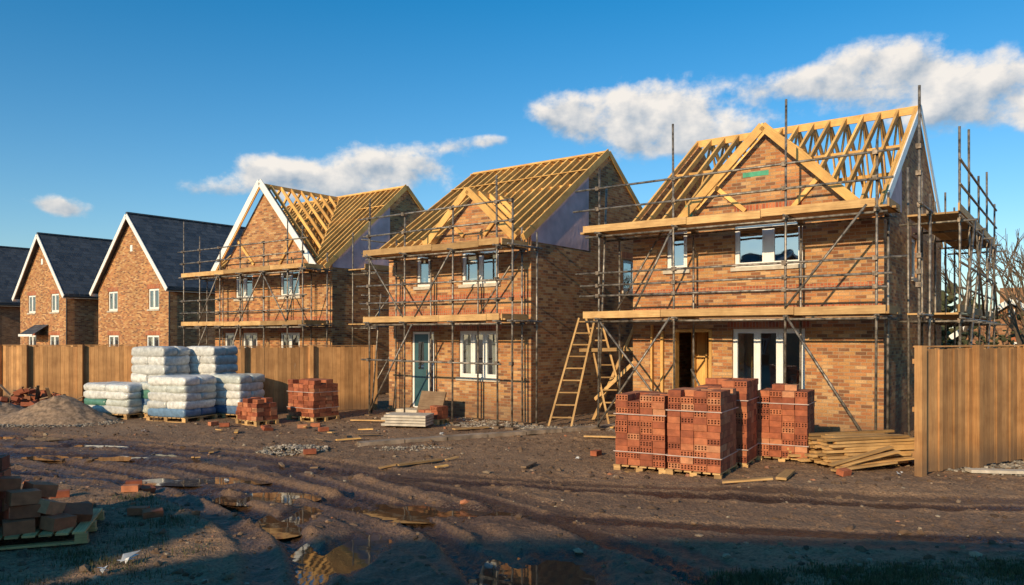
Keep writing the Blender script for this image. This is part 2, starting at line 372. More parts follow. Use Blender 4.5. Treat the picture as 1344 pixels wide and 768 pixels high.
b.box(-4.8,-3.2,1.2,1.22,.1,2.5,along=True); b.box(-5.05,-4.98,-.09,-.02,.05,2.4,along=True); b.box(-5.3,-5.26,-.12,-.03,.0,2.55,along=True)
b.build('door_lining',[m_timber],h)
m_=R/4
b=MB(); b.beam((.07,-.4,E-.4*m_+.06),(.07,4.05,E+R+.1),.03,.2); b.beam((.07,8.4,E-.4*m_+.06),(.07,4.0,E+R+.1),.03,.2); b.build('bargeboard',[m_white],h)
b=MB(); b.beam((.03,-.35,E-.35*m_+.12),(.03,4.0,E+R+.12),.04,.09); b.build('verge_ladder',[m_timber],h)
b=MB(); b.poly([(.006,.1,E+.02),(.006,1.9,E+.02),(.006,1.9,E+1.9*m_-.1),(.006,.1,E+.08*m_)]); b.build('breather_membrane',[m_membrane],h)
b=MB(); b.box(-4.42,-4.24,-.008,.004,5.09,5.45); b.box(-3.0,-2.4,-.008,.004,5.95,6.06); b.build('green_dpc_tape',[m_green],h)
b=MB(); b.box(-.95,-.15,-.33,-.28,4.93,5.06); b.box(-.9,-.2,-.28,.0,5.1,5.13); b.box(-5.85,-4.6,-.33,-.3,4.8,4.92); b.build('fascia',[m_timber],h)
P3=[-6.1,-4.11,-1.64,.1,.85]
scaffold(H3,-6.5,.3,P3,[6.35,7.1,7.2,6.1,7.0],(2.78,4.85),
  [(-1.62,2.85,-.05,4.85,-1.36),(-1.6,2.7,0.05,.1,-1.36),(-6.1,.1,-4.2,2.7,-1.36),(-4.15,.4,-6.1,2.7,-1.34),(-5.1,2.9,-4.15,4.7,-1.36),(-6.2,2.8,-4.9,4.8,-.35),(-6.3,1.0,-6.1,6.0,-.9),(-4.1,1.5,-3.3,.0,-.4)],
  side=(.35,1.3,[.7,2.4,4.4,6.2,8.0],[6.6,6.9,6.2,6.6,6.0]),rails=(3.25,3.5,3.8))
# ------------------------------------------------------------------ HOUSE 2 (middle)
H2=(.5,20.0,0); W=5.3; D=8; E=5.02; R=2.75
h=empty('brick_house',H2,ANG)
f2=[(1.08,2.4,3.72,4.68),(3.6,4.15,3.72,4.68),(1.1,2.5,1.12,2.42),(3.45,4.35,.16,2.42)]
d2=(1.95,1.35,1.2)
shell(h,W,D,E,R,f2,[(5.0,5.8,3.7,4.7)],'x',d2)
for (a,c,d,e_),l in zip(f2[:3],(2,1,3)): window(h,(-W,0,0),(1,0,0),(0,1,0),W-c,W-a,d,e_,l,True)
window(h,(0,0,0),(0,1,0),(-1,0,0),5.0,5.8,3.7,4.7,1)
roof_frame(h,W,D,E,R,d2,.33,False,True,name='roof_rafters',rw=.06,battens=[(-5.3,0,.97),(-5.3,0,.72)])
red_band(h,-W,0,2.85); red_band(h,-W,0,3.3,-.006)
b=MB()
def barz(x0,x1,z0,z1,m,y0=.05,y1=.11): b.box(x0,x1,y0,y1,z0,z1,m)
barz(-4.348,-4.28,.18,2.4,0); barz(-3.52,-3.452,.18,2.4,0); barz(-4.28,-3.52,2.33,2.4,0); barz(-4.28,-3.52,.162,.2,0)
barz(-4.28,-3.72,.2,2.33,1,.06,.1)
barz(-4.12,-3.9,1.3,2.1,2,.052,.06); barz(-3.72,-3.68,.2,2.33,0); barz(-3.68,-3.52,.2,2.33,2,.075,.085); b.box(-3.78,-3.76,.03,.06,1.0,1.3,3)
b.build('front_door',[m_white,m_door,m_glass,m_steel],h)
b=MB(); b.box(-4.5,-3.3,-.5,-.0,-.05,.15); b.box(-4.6,-3.2,-.8,-.5,-.05,.05); b.build('doorstep',[m_stone],h)
b=MB(); b.box(-4.5,-3.3,-.006,.02,2.423,2.64); b.build('door_lintel',[m_redband],h)
m_=R/4
b=MB(); b.beam((.05,-.38,E-.38*m_+.08),(.05,4.0,E+R+.1),.04,.2); b.beam((.05,8.35,E-.35*m_+.06),(.05,4.03,E+R+.08),.04,.16); b.build('verge_timber',[m_timber],h)
b=MB(); b.poly([(.008,.0,E-.25),(.008,2.9,E-.25),(.008,2.9,E+2.9*m_-.05),(.008,0.0,E+.0)]); b.build('breather_membrane',[m_membrane],h)
P2=[-4.75,-3.35,-1.6,-.1,.35]
scaffold(H2,-4.95,.0,P2,[6.2,5.6,5.7,6.3,5.6],(2.74,4.62),
  [(-4.7,.1,-3.0,2.6,-1.36),(-3.35,2.8,-4.8,4.6,-1.36),(-2.9,2.8,-1.6,4.5,-1.36),(-1.6,2.7,-.1,4.5,-.35),(-5.1,.0,-4.7,3.5,-.9)],rails=(3.2,3.7,1.6))
# ------------------------------------------------------------------ HOUSE 1
H1=(-6.6,28.0,0); W=7.6; D=7.6; E=5.0; R=3.25
h=empty('brick_house',H1,ANG)
f1=[(1.9,3.1,3.8,4.85),(4.9,6.1,3.8,4.85),(1.9,3.1,1.1,2.4),(4.6,5.6,.2,2.4),(6.2,6.9,1.1,2.4)]
d1=(4.0,3.05,3.2)
shell(h,W,D,E,R,f1,[(5,5.8,3.7,4.7)],'x',d1)
for (a,c,d,e_),l in zip(f1,(2,2,2,2,1)): window(h,(-W,0,0),(1,0,0),(0,1,0),W-c,W-a,d,e_,l,True)
roof_frame(h,W,D,E,R,d1,.32,True,True,rw=.06,battens=[(-7.6,0,.97),(-1.6,0,.7)])
red_band(h,-W,0,2.85)
m_=R/(D/2)
b=MB()
for sg in (-1,1):
    b.beam((-4.0,-.32,E+3.2+.18),(-4.0+sg*3.4,-.32,E+3.2+.18-3.4*3.2/3.05),.035,.26)
b.build('bargeboard',[m_white],h)
b=MB(); b.beam((.05,-.38,E-.38*m_+.08),(.05,D/2,E+R+.1),.04,.2); b.beam((.05,D+.3,E-.3*m_+.06),(.05,D/2,E+R+.08),.04,.16); b.build('verge_timber',[m_timber],h)
b=MB(); b.poly([(.008,.0,E-.2),(.008,2.9,E-.2),(.008,2.9,E+2.9*m_-.05),(.008,0.0,E+.0)]); b.build('breather_membrane',[m_membrane],h)
scaffold(H1,-7.9,-.0,[-7.8,-6.6,-5.2,-3.8,-2.3,-.9,.0],[7.0,6.3,5.6,6.0,5.8,6.6,6.2],(2.74,4.75),
  [(-7.8,.2,-6.0,2.7,-1.36),(-6.6,2.8,-5.2,4.7,-1.36),(-3.8,2.8,-2.3,4.7,-1.36),(-2.3,4.6,-.9,2.8,-1.36),(-5.2,.2,-3.8,2.7,-1.36),(-.9,2.8,.0,4.8,-1.36)],
  side=(.3,1.2,[.7,2.6],[6.3,6.0]),rails=(3.2,3.7))
# ------------------------------------------------------------------ finished houses
def finished(loc,rot,W,D,E,R,mat=m_brick,name='brick_house',fops=None,porch=False):
    h=empty(name,loc,rot)
    fops=fops if fops is not None else [(1.0,2.1,3.7,4.8),(W-2.3,W-1.2,3.7,4.8),(1.0,2.3,1.0,2.3),(W-2.4,W-1.2,1.0,2.3)]
    shell(h,W,D,E,R,fops,[],'y',None,mat)
    for o in fops: window(h,(-W,0,0),(1,0,0),(0,1,0),W-o[1],W-o[0],o[2],o[3],2,True)
    b=MB(); k=R/(W/2); ov=.3; t=.09; L=math.hypot(W/2+ov,k*(W/2+ov))
    for sg in (-1,1):
        xe=-W/2+sg*(W/2+ov); ze=E-ov*k
        A=[V((-W/2,-.3,E+R)),V((xe,-.3,ze)),V((xe,D+.3,ze)),V((-W/2,D+.3,E+R))]
        uvs=[(0,L),(0,0),(D+.6,0),(D+.6,L)]
        up=[a+V((0,0,t+.06)) for a in A]
        b.poly(up,0,.5,uvs); b.poly([a+V((0,0,.04)) for a in reversed(A)],0,.5)
        b.poly([A[1]+V((0,0,.04)),up[1],up[2],A[2]+V((0,0,.04))],0,.5)
    b.box(-W/2-.09,-W/2+.09,-.3,D+.3,E+R+.13,E+R+.21)
    b.build('slate_roof',[m_slate],h)
    b=MB()
    for sg in (-1,1): b.beam((-W/2,-.32,E+R+.02),(-W/2+sg*(W/2+ov+.05),-.32,E+R+.02-k*(W/2+ov+.05)),.04,.24)
    for sg in (-1,1):
        xe=-W/2+sg*(W/2+ov); b.box(min(xe,xe-sg*.03),max(xe,xe-sg*.03),-.28,D+.28,E-ov*k-.12,E-ov*k+.03)
    b.box(-W/2-.12,-W/2+.12,-.03,-.002,E+R*.5,E+R*.5+.35)
    b.build('bargeboards_and_fascia',[m_white],h)
    b=MB()
    for x in (.07,-W-.07): b.tube((x,-.02 if x>0 else .3,0),(x,-.02 if x>0 else .3,E-.35),.04)
    b.tube((ov+.07,-.3,E-ov*k-.02),(ov+.07,D+.3,E-ov*k-.02),.06); b.build('drainpipe_and_gutter',[m_pipe],h)
    if porch:
        b=MB(); b.poly([(-4.4,-.9,2.35),(-2.4,-.9,2.35),(-2.4,0,2.95),(-4.4,0,2.95)],0,.5); b.poly([(-4.4,-.9,2.3),(-4.4,0,2.3),(-2.4,0,2.3),(-2.4,-.9,2.3)],1)
        b.box(-4.4,-2.4,-.93,-.9,2.22,2.36,1); b.build('porch_canopy',[m_slate,m_white],h)
    return h
finished((-18,40,0),ANG,7.8,8,5.0,3.9)
finished((-26.3,45,0),ANG,6.6,8,4.9,3.5,m_brick,porch=True)
finished((-36,51,0),ANG,7.5,8,4.7,3.9,m_brick2)
finished((-27,58,0),ANG,7.5,9,5.2,4.1,m_brick2); finished((-41,64,0),ANG,7.5,9,5.2,4.4,m_brick2)
# unseen houses added behind the viewer to cast shade on the near ground
finished((-4.0,-6.6,0),math.pi/2,8,10.5,5.0,3.35,m_brick2); finished((-16.4,-5.9,0),math.pi/2,8,11,5.0,3.6,m_brick2); finished((-29.5,-5.0,0),math.pi/2,8,10,5.0,3.6,m_brick2)
finished((24.8,34,0),ANG,4.2,6,2.4,1.5,m_brick2,'brick_garage',fops=[(1.0,2.1,1.0,2.0)])
# ------------------------------------------------------------------ fences
def fence(p0,p1,hgt,post=1.9,batten=0,name='timber_fence',pw=.1,face=-1):
    p0=V((p0[0],p0[1],0));p1=V((p1[0],p1[1],0)); d=p1-p0; L=d.length; ang=math.atan2(d.y,d.x); e=empty(name,p0,ang)
    b=MB(); x=0
    while x<L-.02:
        w=min(random.uniform(.118,.128),L-x); hh=hgt+random.uniform(-.018,.018); y=random.uniform(-.004,.004)
        b.box(x+.002,x+w-.003,y-.011,y+.011,.03,hh,along=True); x+=w
    b.build('boards',[m_fence],e)
    b=MB(); n=max(1,int(round(L/post)))
    for i in range(n+1):
        x=L*i/n; b.box(x-pw/2,x+pw/2,face*(pw/2+.02)-pw/2,face*(pw/2+.02)+pw/2,-.1,hgt+.05,along=True)
    b.build('posts',[m_fence],e)
    b=MB()
    for z in (.3,hgt*.5,hgt-.25): b.box(0,L,-face*.016 if face<0 else -.06,-face*.06 if face<0 else -.016,z,z+.08,along=True)
    b.box(-.02,L+.02,-.035,.035,hgt+.02,hgt+.045,along=True)
    if batten:
        k=int(L/batten)
        for i in range(k):
            x=batten*(i+.5); b.box(x-.05,x+.05,face*.036 if face<0 else .014,face*.014 if face<0 else .036,.02,hgt-.02,along=True)
    b.build('rails',[m_fence],e)
fence((6.62,12.5),(13.6,16.3),2.08,1.75,.42,pw=.13)
fence((-7.75,21.9),(-4.25,23.6),1.95,1.75,0)
fence((-15.3,24.0),(-12.2,24.7),1.95,1.5,0,pw=.14)
fence((-12.2,25.6),(-7.7,26.6),1.75,1.8,0)
fence((-24,30.0),(-15.6,27.2),1.9,1.8,0)
fence((-23,35),(-9,31),1.7,1.8,0)
fence((14.5,25),(30,33),1.9,1.8,0)
# ------------------------------------------------------------------ ground
def h2(ix,iy,s):
    n=np.sin(ix*127.1+iy*311.7+s*74.7)*43758.5453; return n-np.floor(n)
def vn(x,y,s=0):
    ix=np.floor(x);iy=np.floor(y);fx=x-ix;fy=y-iy; fx=fx*fx*(3-2*fx);fy=fy*fy*(3-2*fy)
    a=h2(ix,iy,s);b=h2(ix+1,iy,s);c=h2(ix,iy+1,s);d=h2(ix+1,iy+1,s)
    return (a*(1-fx)+b*fx)*(1-fy)+(c*(1-fx)+d*fx)*fy
def fbm(x,y,s=0,o=4):
    r=0;a=.5
    for i in range(o): r=r+a*(vn(x,y,s+i)-.5); x,y=x*1.63+y*1.2+7.1,y*1.63-x*1.2+3.3;a*=.5
    return r
def catm(pts,n=24):
    out=[]; P=[pts[0]]+pts+[pts[-1]]
    for i in range(1,len(P)-2):
        for k in range(n):
            t=k/n;p0,p1,p2,p3=[np.array(P[i+j]) for j in (-1,0,1,2)]
            out.append(.5*((2*p1)+(-p0+p2)*t+(2*p0-5*p1+4*p2-p3)*t*t+(-p0+3*p1-3*p2+p3)*t**3))
    return np.array(out)
tracks=[(catm([(-30,24),(-17,19.0),(-11,16.3),(-5.7,13.3),(-2.6,10.3),(-1.1,7.4),(-.4,4),(0,-6)]),.8,.085),
        (catm([(-30,21),(-16,16.2),(-9.5,14.2),(-4,12.3),(.5,10.6),(4.5,9.6),(9,9.4),(20,10.5)]),.85,.04),
        (catm([(-12,16.8),(-6,14.3),(-1.5,10.8),(.4,8.2),(1.3,5.5),(2,-4)]),.75,.06)]
pudd=[(-1.72,8.2,.42,.85,.10),(-1.0,10.15,.85,.4,.09),(.45,7.5,.5,.8,.10),(-4.9,12.2,.75,.25,.07),(-7.7,14.6,1.1,.28,.07),(-2.75,9.7,.3,.6,.08),(-9.7,15.9,1.1,.24,.07),(-.3,6.6,.4,.5,.09),(-3.5,10.9,.5,.3,.07),(-11.5,17.2,1.0,.26,.07)]
def height(x,y):
    near=np.clip((34-np.hypot(x*.8,y-8))/14,0,1)
    hh=fbm(x*.2,y*.2,1,2)*.10*near+fbm(x*1.4,y*1.4,5,4)*.04*near
    rid=1-2*np.abs(fbm(x*2.6,y*2.6,14,4)); hh=hh-(1-rid)*.045*near
    clod=np.clip(fbm(x*6.5,y*6.5,9,3)-.03,0,1); patchy=np.clip(.35+2*fbm(x*.7,y*.7,31,2),0,1); hh=hh+clod*.17*near*patchy+np.clip(fbm(x*12,y*12,19,2),0,1)*.06*near
    wet=np.zeros_like(x)
    for P,g,dep in tracks:
        best=np.full(x.shape,1e9); sd=np.zeros_like(x); al=np.zeros_like(x)
        seg=P[1:]-P[:-1]; ln=np.hypot(seg[:,0],seg[:,1]); cum=np.concatenate([[0],np.cumsum(ln)])
        for i in range(len(seg)):
            if ln[i]<1e-6: continue
            dx=x-P[i,0];dy=y-P[i,1];t=np.clip((dx*seg[i,0]+dy*seg[i,1])/ln[i]**2,0,1)
            ex=dx-t*seg[i,0];ey=dy-t*seg[i,1];d=np.hypot(ex,ey);m=d<best
            best=np.where(m,d,best); sd=np.where(m,np.sign(seg[i,0]*ey-seg[i,1]*ex)*d,sd); al=np.where(m,cum[i]+t*ln[i],al)
        wob=fbm(al*.5,al*0+g*3,11,2)*.25
        for sg in (-1,1):
            for off,sc in ((0,1),(.42*sg,.5)):
                q=np.abs(sd-sg*g+wob-off); r=np.exp(-(q/.19)**6)*sc; lip=np.exp(-((q-.27)/.06)**2)*sc
                ch=np.sin((al+np.abs(q)*1.1)*2*np.pi/.2); tread=np.clip(ch,-.4,1)*.022*r*(.3+.9*vn(al*.9,al*0+sg,41))
                dd=dep*(.6+1.0*(vn(al*.35,al*0+sg*5,3)))
                hh=hh*(1-.75*r)-dd*r+lip*.036*(.1+1.1*vn(x*4,y*4,8))*(dep*14)+tread*near
                wet=np.maximum(wet,r*.95)
        wet=np.maximum(wet,(.38 if dep>.05 else .2)*np.exp(-(best/1.3)**2))
    for (px,py,rx,ry,dp) in pudd:
        q=np.sqrt(((x-px)/rx)**2+((y-py)/ry)**2)+fbm(x*2.3,y*2.3,21,4)*1.1
        s=np.clip(1.35-q,0,1); s=s*s*(3-2*s); hh=hh*(1-.85*s)-dp*s; wet=np.maximum(wet,np.clip(s*1.6+.5*np.exp(-q),0,1))
    hh=hh+.08*np.exp(-((y-11.0-.06*x)/.5)**2)*np.clip((x-1)/2,0,1)*(.3+1.2*vn(x*2.5,y*2.5,4))
    hh=hh+.09*np.exp(-((y-6.6-.15*x)/.8)**2)*np.clip((x-1.5)/2,0,1)
    return hh,wet
def axis(segs):
    out=[]
    for a,b,s in segs: out+=list(np.arange(a,b,s))
    return np.array(out+[segs[-1][1]])
xs=axis([(-400,-60,40),(-60,-30,3),(-30,-15,.3),(-15,-8,.1),(-8,9,.042),(9,16,.15),(16,30,1),(30,60,5),(60,400,40)])
ys=axis([(-200,-20,30),(-20,4,1),(4,6,.2),(6,13,.036),(13,18,.065),(18,26,.14),(26,40,.8),(40,80,5),(80,500,40)])
X,Y=np.meshgrid(xs,ys); Z,WT=height(X,Y)
def hz(x,y): 
    a,_=height(np.array([float(x)]),np.array([float(y)])); return float(a[0])
ny,nx=X.shape
co=np.stack([X.ravel(),Y.ravel(),Z.ravel()],1)
idx=np.arange(nx*ny).reshape(ny,nx); q=np.stack([idx[:-1,:-1],idx[:-1,1:],idx[1:,1:],idx[1:,:-1]],-1).reshape(-1,4)
me=bpy.data.meshes.new('ground'); me.from_pydata(co.tolist(),[],q.tolist())
a=me.attributes.new('wet','FLOAT','POINT'); a.data.foreach_set('value',WT.ravel().astype(np.float32))
me.polygons.foreach_set('use_smooth',np.ones(len(q),dtype=bool))
m,nt,p=newmat('mud'); o=OBJ(nt); wet=RND(nt,'wet')
n1=NOISE(nt,o,.45,3,.6); n2=NOISE(nt,o,4.5,4,.7); n3=NOISE(nt,o,26,3,.7)
c=RAMP(nt,n2,[(.3,(.12,.064,.034)),(.5,(.22,.125,.067)),(.7,(.32,.195,.11))])
c=MIX(nt,RAMP(nt,n1,[(.42,0.0),(.62,.55)]),c,(.34,.205,.115))
c=MIX(nt,1,c,RAMP(nt,n3,[(.3,.5),(.7,1.45)]),'MULTIPLY')
wn_=M(nt,'MULTIPLY',M(nt,'ADD',wet,M(nt,'MULTIPLY',M(nt,'SUBTRACT',n2,.52),.9)),1.35,clamp=True)
c=MIX(nt,wn_,c,MIX(nt,1,c,(.26,.24,.23),'MULTIPLY'))
setc(nt,p.inputs['Base Color'],c)
rg=M(nt,'SUBTRACT',.95,M(nt,'MULTIPLY',wn_,.70)); nt.links.new(rg,p.inputs['Roughness'])
BUMP(nt,p,M(nt,'ADD',n3,M(nt,'MULTIPLY',n2,1.2)),.9,.035)
me.materials.append(m); g=bpy.data.objects.new('ground',me); scene.collection.objects.link(g)
m,nt,p=newmat('muddy_water'); p.inputs['Base Color'].default_value=(.06,.038,.024,1); p.inputs['Roughness'].default_value=.03
BUMP(nt,p,NOISE(nt,OBJ(nt),5,1),.06,.01); m_water=m
b=MB()
for (px,py,rx,ry,dp) in pudd:
    n=24; lv=-dp*.62
    b.poly([(px+math.cos(6.283*i/n)*rx*1.55,py+math.sin(6.283*i/n)*ry*1.55,lv) for i in range(n)])
b.build('puddle',[m_water])
# ------------------------------------------------------------------ scatter
def ico():
    t=(1+5**.5)/2; v=np.array([(-1,t,0),(1,t,0),(-1,-t,0),(1,-t,0),(0,-1,t),(0,1,t),(0,-1,-t),(0,1,-t),(t,0,-1),(t,0,1),(-t,0,-1),(-t,0,1)],float)
    v/=np.linalg.norm(v[0]); f=[(0,11,5),(0,5,1),(0,1,7),(0,7,10),(0,10,11),(1,5,9),(5,11,4),(11,10,2),(10,7,6),(7,1,8),(3,9,4),(3,4,2),(3,2,6),(3,6,8),(3,8,9),(4,9,5),(2,4,11),(6,2,10),(8,6,7),(9,8,1)]
    return v,np.array(f)
iv,iff=ico()
def rocks(name,P,S,mat,flat=.7,rn=None,parent=None):
    n=len(P); vs=iv[None]*(1+np.random.uniform(-.3,.3,(n,12,1)))
    sc=S[:,None,None]*np.random.uniform(.6,1.3,(n,1,3))*np.array([1,1,flat]); vs=vs*sc
    an=np.random.uniform(0,6.28,n); c,s=np.cos(an),np.sin(an)
    x=vs[...,0]*c[:,None]-vs[...,1]*s[:,None]; y=vs[...,0]*s[:,None]+vs[...,1]*c[:,None]
    vs=np.stack([x,y,vs[...,2]],-1)+P[:,None,:]; fs=(iff[None]+12*np.arange(n)[:,None,None]).reshape(-1,3)
    me=bpy.data.meshes.new(name); me.from_pydata(vs.reshape(-1,3).tolist(),[],fs.tolist())
    a=me.attributes.new('rnd','FLOAT','FACE'); r=np.random.rand(n) if rn is None else rn; a.data.foreach_set('value',np.repeat(r,20).astype(np.float32))
    me.materials.append(mat); ob=bpy.data.objects.new(name,me); scene.collection.objects.link(ob)
    if parent: ob.parent=parent
    return ob
def on_ground(x,y,dz=0):
    z,_=height(x,y); return np.stack([x,y,z+dz],1)
n=11000; x=np.random.uniform(-13,11,n); y=6+16*np.random.rand(n)**1.4
z,wt=height(x,y); keep=np.random.rand(n)>wt*1.15; x,y=x[keep],y[keep]
S=np.random.exponential(.014,len(x))+.006; S=np.clip(S,0,.07)
rocks('mud_clods',on_ground(x,y,.002),S,m_rock)
def patch(cx,cy,rx,ry,n,s,name='gravel',mat=m_gravel,hh=.0):
    a=np.random.uniform(0,6.28,n); r=np.sqrt(np.random.rand(n)); x=cx+np.cos(a)*r*rx; y=cy+np.sin(a)*r*ry
    P=on_ground(x,y,0); P[:,2]+=hh*(1-r)+np.random.rand(n)*.02
    rocks(name,P,np.random.uniform(.5,1.3,n)*s,mat)
patch(-4.35,15.2,.75,.45,420,.035,'gravel_patch',hh=.08)
patch(-2.0,15.4,.8,.3,160,.025,'gravel_patch')
patch(9.3,13.3,2.2,.9,1500,.03,'gravel_patch')
def strip(p0,p1,w,n,s):
    t=np.random.rand(n); k=np.random.uniform(-w,w,n); d=np.array(p1)-np.array(p0); nn=np.array([-d[1],d[0]])/np.hypot(*d)
    x=p0[0]+d[0]*t+nn[0]*k; y=p0[1]+d[1]*t+nn[1]*k; rocks('gravel_strip',on_ground(x,y,.0),np.random.uniform(.5,1.3,n)*s,m_gravel)
strip((-1.9,20.0),(1.6,18.6),.45,900,.035); strip((-3.2,22.3),(.3,19.8),.3,400,.03); strip((1.5,19.5),(6.5,15.5),.4,500,.03)
def heap(name,cx,cy,rx,ry,hh,mat,seed=0):
    nr,na=26,60; vs=[];fs=[]
    for i in range(nr+1):
        r=i/nr
        for k in range(na):
            t=6.2832*k/na; x=cx+math.cos(t)*r*rx; y=cy+math.sin(t)*r*ry
            z=hh*(1-r)**1.0*(1+.35*mn.noise(V((x*1.1,y*1.1,seed))))*(1-.15*math.exp(-r*9))+.06*mn.noise(V((x*4,y*4,seed)))+.03*mn.noise(V((x*11,y*11,seed)))-.08*r
            vs.append((x,y,z))
    for i in range(nr):
        for k in range(na): j=(k+1)%na; fs.append((i*na+k,(i+1)*na+k,(i+1)*na+j,i*na+j))
    me=bpy.data.meshes.new(name); me.from_pydata(vs,[],fs); me.polygons.foreach_set('use_smooth',np.ones(len(fs),dtype=bool)); me.materials.append(mat)
    ob=bpy.data.objects.new(name,me); scene.collection.objects.link(ob)
m_sand=plain('sandy_gravel',(.28,.19,.125),.95,0,.35,9,.9,45,.02)
heap('gravel_heap',-12.2,20.4,1.8,1.1,.75,m_sand,3); patch(-12.2,19.8,2.1,.8,900,.028,'gravel_spill')
heap('soil_heap',-14.6,21.5,1.6,1.2,.5,m_sand,8)
# ------------------------------------------------------------------ bricks
def brick(b,c,rz,L,Wd,Hh,holes=True,tilt=None):
    R_=Matrix.Rotation(rz,3,'Z')
    if tilt: R_=R_@Matrix.Rotation(tilt[0],3,'X')@Matrix.Rotation(tilt[1],3,'Y')
    c=V(c); r=random.random()
    T=lambda x,y,z:c+R_@V((x,y,z))
    l,w,hh=L/2,Wd/2,Hh/2
    b.poly([T(-l,-w,hh),T(l,-w,hh),T(l,w,hh),T(-l,w,hh)],0,r); b.poly([T(-l,w,-hh),T(l,w,-hh),T(l,-w,-hh),T(-l,-w,-hh)],0,r)
    def side(ax,off,ln,hl,nh):
        def Q(u,z,d): return T(u,off-d*np.sign(off),z) if ax==0 else T(off-d*np.sign(off),u,z)
        if not holes or nh==0:
            b.poly([Q(-ln,-hl,0),Q(ln,-hl,0),Q(ln,hl,0),Q(-ln,hl,0)],0,r); return
        zz=[-hl,-hl*.62,-hl*.1,hl*.1,hl*.62,hl]; uu=[-ln]
        st=2*ln/nh
        for k in range(nh): uu+=[-ln+st*(k+.24),-ln+st*(k+.76)]
        uu.append(ln)
        for i in range(len(uu)-1):
            for j in range(5):
                hole=(i%2==1) and (j in (1,3))
                q=[(uu[i],zz[j]),(uu[i+1],zz[j]),(uu[i+1],zz[j+1]),(uu[i],zz[j+1])]
                if hole:
                    b.poly([Q(a_,z_,.03) for a_,z_ in q],1,r)
                    for k in range(4):
                        e0,e1=q[k],q[(k+1)%4]; b.poly([Q(*e0,0),Q(*e1,0),Q(*e1,.03),Q(*e0,.03)],0,r)
                else: b.poly([Q(a_,z_,0) for a_,z_ in q],0,r)
    side(0,-w,l,hh,4 if holes else 0); side(0,w,l,hh,0); side(1,l,w,hh,0); side(1,-l,w,hh,0)
def pallet(e,w,d,z0=0):
    b=MB()
    for i in range(3):
        y=-d/2+.05+(d-.1)*i/2
        for k in range(3):
            x=-w/2+.07+(w-.14)*k/2; b.box(x-.06,x+.06,y-.045,y+.045,z0+.022,z0+.105,along=True)
        b.box(-w/2,w/2,y-.05,y+.05,z0,z0+.022,along=True)
    n=int(w/.15)
    for i in range(n): x=-w/2+w*i/n; b.box(x+.004,x+w/n-.03,-d/2,d/2,z0+.107,z0+.13,along=True)
    b.build('pallet',[m_board],e)
def brick_stack(loc,rot,nx,nyy,rows,L=.215,Wd=.205,Hh=.105,holes=True,miss=.0,straps=True,topmiss=.4,jit=.009,ph=.45):
    e=empty('brick_pallet',loc,rot); w=nx*(L+.004); d=nyy*(Wd+.004); b=MB()
    pallet(e,w+.06,d+.06)
    for k in range(rows):
        for i in range(nx):
            for j in range(nyy):
                if 0<i<nx-1 and 0<j<nyy-1 and k<rows-2: continue
                if k>=rows-1 and random.random()<topmiss: continue
                x=-w/2+(i+.5)*(L+.004); y=-d/2+(j+.5)*(Wd+.004)
                hs=holes and j==0 and random.random()<ph
                brick(b,(x+random.uniform(-jit,jit)*.5,y+random.uniform(-jit,jit)*2,.133+(k+.5)*(Hh+.0035)),random.uniform(-.02,.02),L-.004,Wd,Hh,hs)
    b.build('bricks',[m_redbrick,m_hole],e)
    if straps:
        s=MB(); g=.02
        for z in (.133+Hh*2.1,.133+Hh*(rows-3)+.02):
            s.box(-w/2-g,w/2+g,-d/2-g-.012,-d/2-g-.006,z,z+.016); s.box(w/2+g,w/2+g+.006,-d/2-g,d/2+g,z,z+.016); s.box(-w/2-g-.006,-w/2-g,-d/2-g,d/2+g,z,z+.016)
        s.build('strap',[m_strap],e)
    return e
r3=math.radians(-30); ux,uy=V((math.cos(r3),math.sin(r3),0)),V((-math.sin(r3),math.cos(r3),0))
c0=V((3.3,12.15,-.04))
brick_stack(c0-ux*.42+uy*.55,r3,4,5,12)
brick_stack(c0-ux*1.36+uy*.57,r3+.02,4,5,11)
brick_stack(c0-ux*.30+uy*1.75,r3+.03,4,5,13)
brick_stack(V((5.12,13.6,-.04))-ux*.3+uy*.45,r3,4,4,12,topmiss=.7)
brick_stack((-5.45,20.9,-.02),ANG,5,4,9,topmiss=.3)
brick_stack((-6.65,19.9,-.02),ANG,4,3,5,topmiss=.5,straps=False,jit=.02)
e=empty('brick_pallet',(-5.75,8.6,.02),.35); pallet(e,1.9,1.2); b=MB()
for k in range(6):
    for i in range(3-(k>4)):
        for j in range(3):
            if random.random()<.08: continue
            brick(b,(-.75+i*.31+random.uniform(-.02,.02),-.42+j*.28,.21+k*.153),random.uniform(-.06,.06),.29,.26,.145,j==0 and random.random()<.5)
for (x,y,z,rz,tl) in [(.25,-.4,.2,.3,None),(.3,-.1,.2,-.2,None),(.62,-.35,.2,.9,(.1,.1)),(.3,-.3,.35,.1,None),(.55,-.05,.2,.5,None),(.28,-.33,.5,.5,(.0,.06)),(.5,-.25,.36,1.1,(.2,.3)),(.75,-.05,.22,.2,(.5,.2)),(.25,.2,.35,.0,None),(.7,.25,.2,.4,None),(.35,.1,.5,.7,(.1,.2)),(.05,-.1,.62,.3,(0,.1))]:
    brick(b,(x,y,z),rz,.29,.2,.14,False,tl)
b.build('bricks',[m_redbrick,m_hole],e)
b=MB()
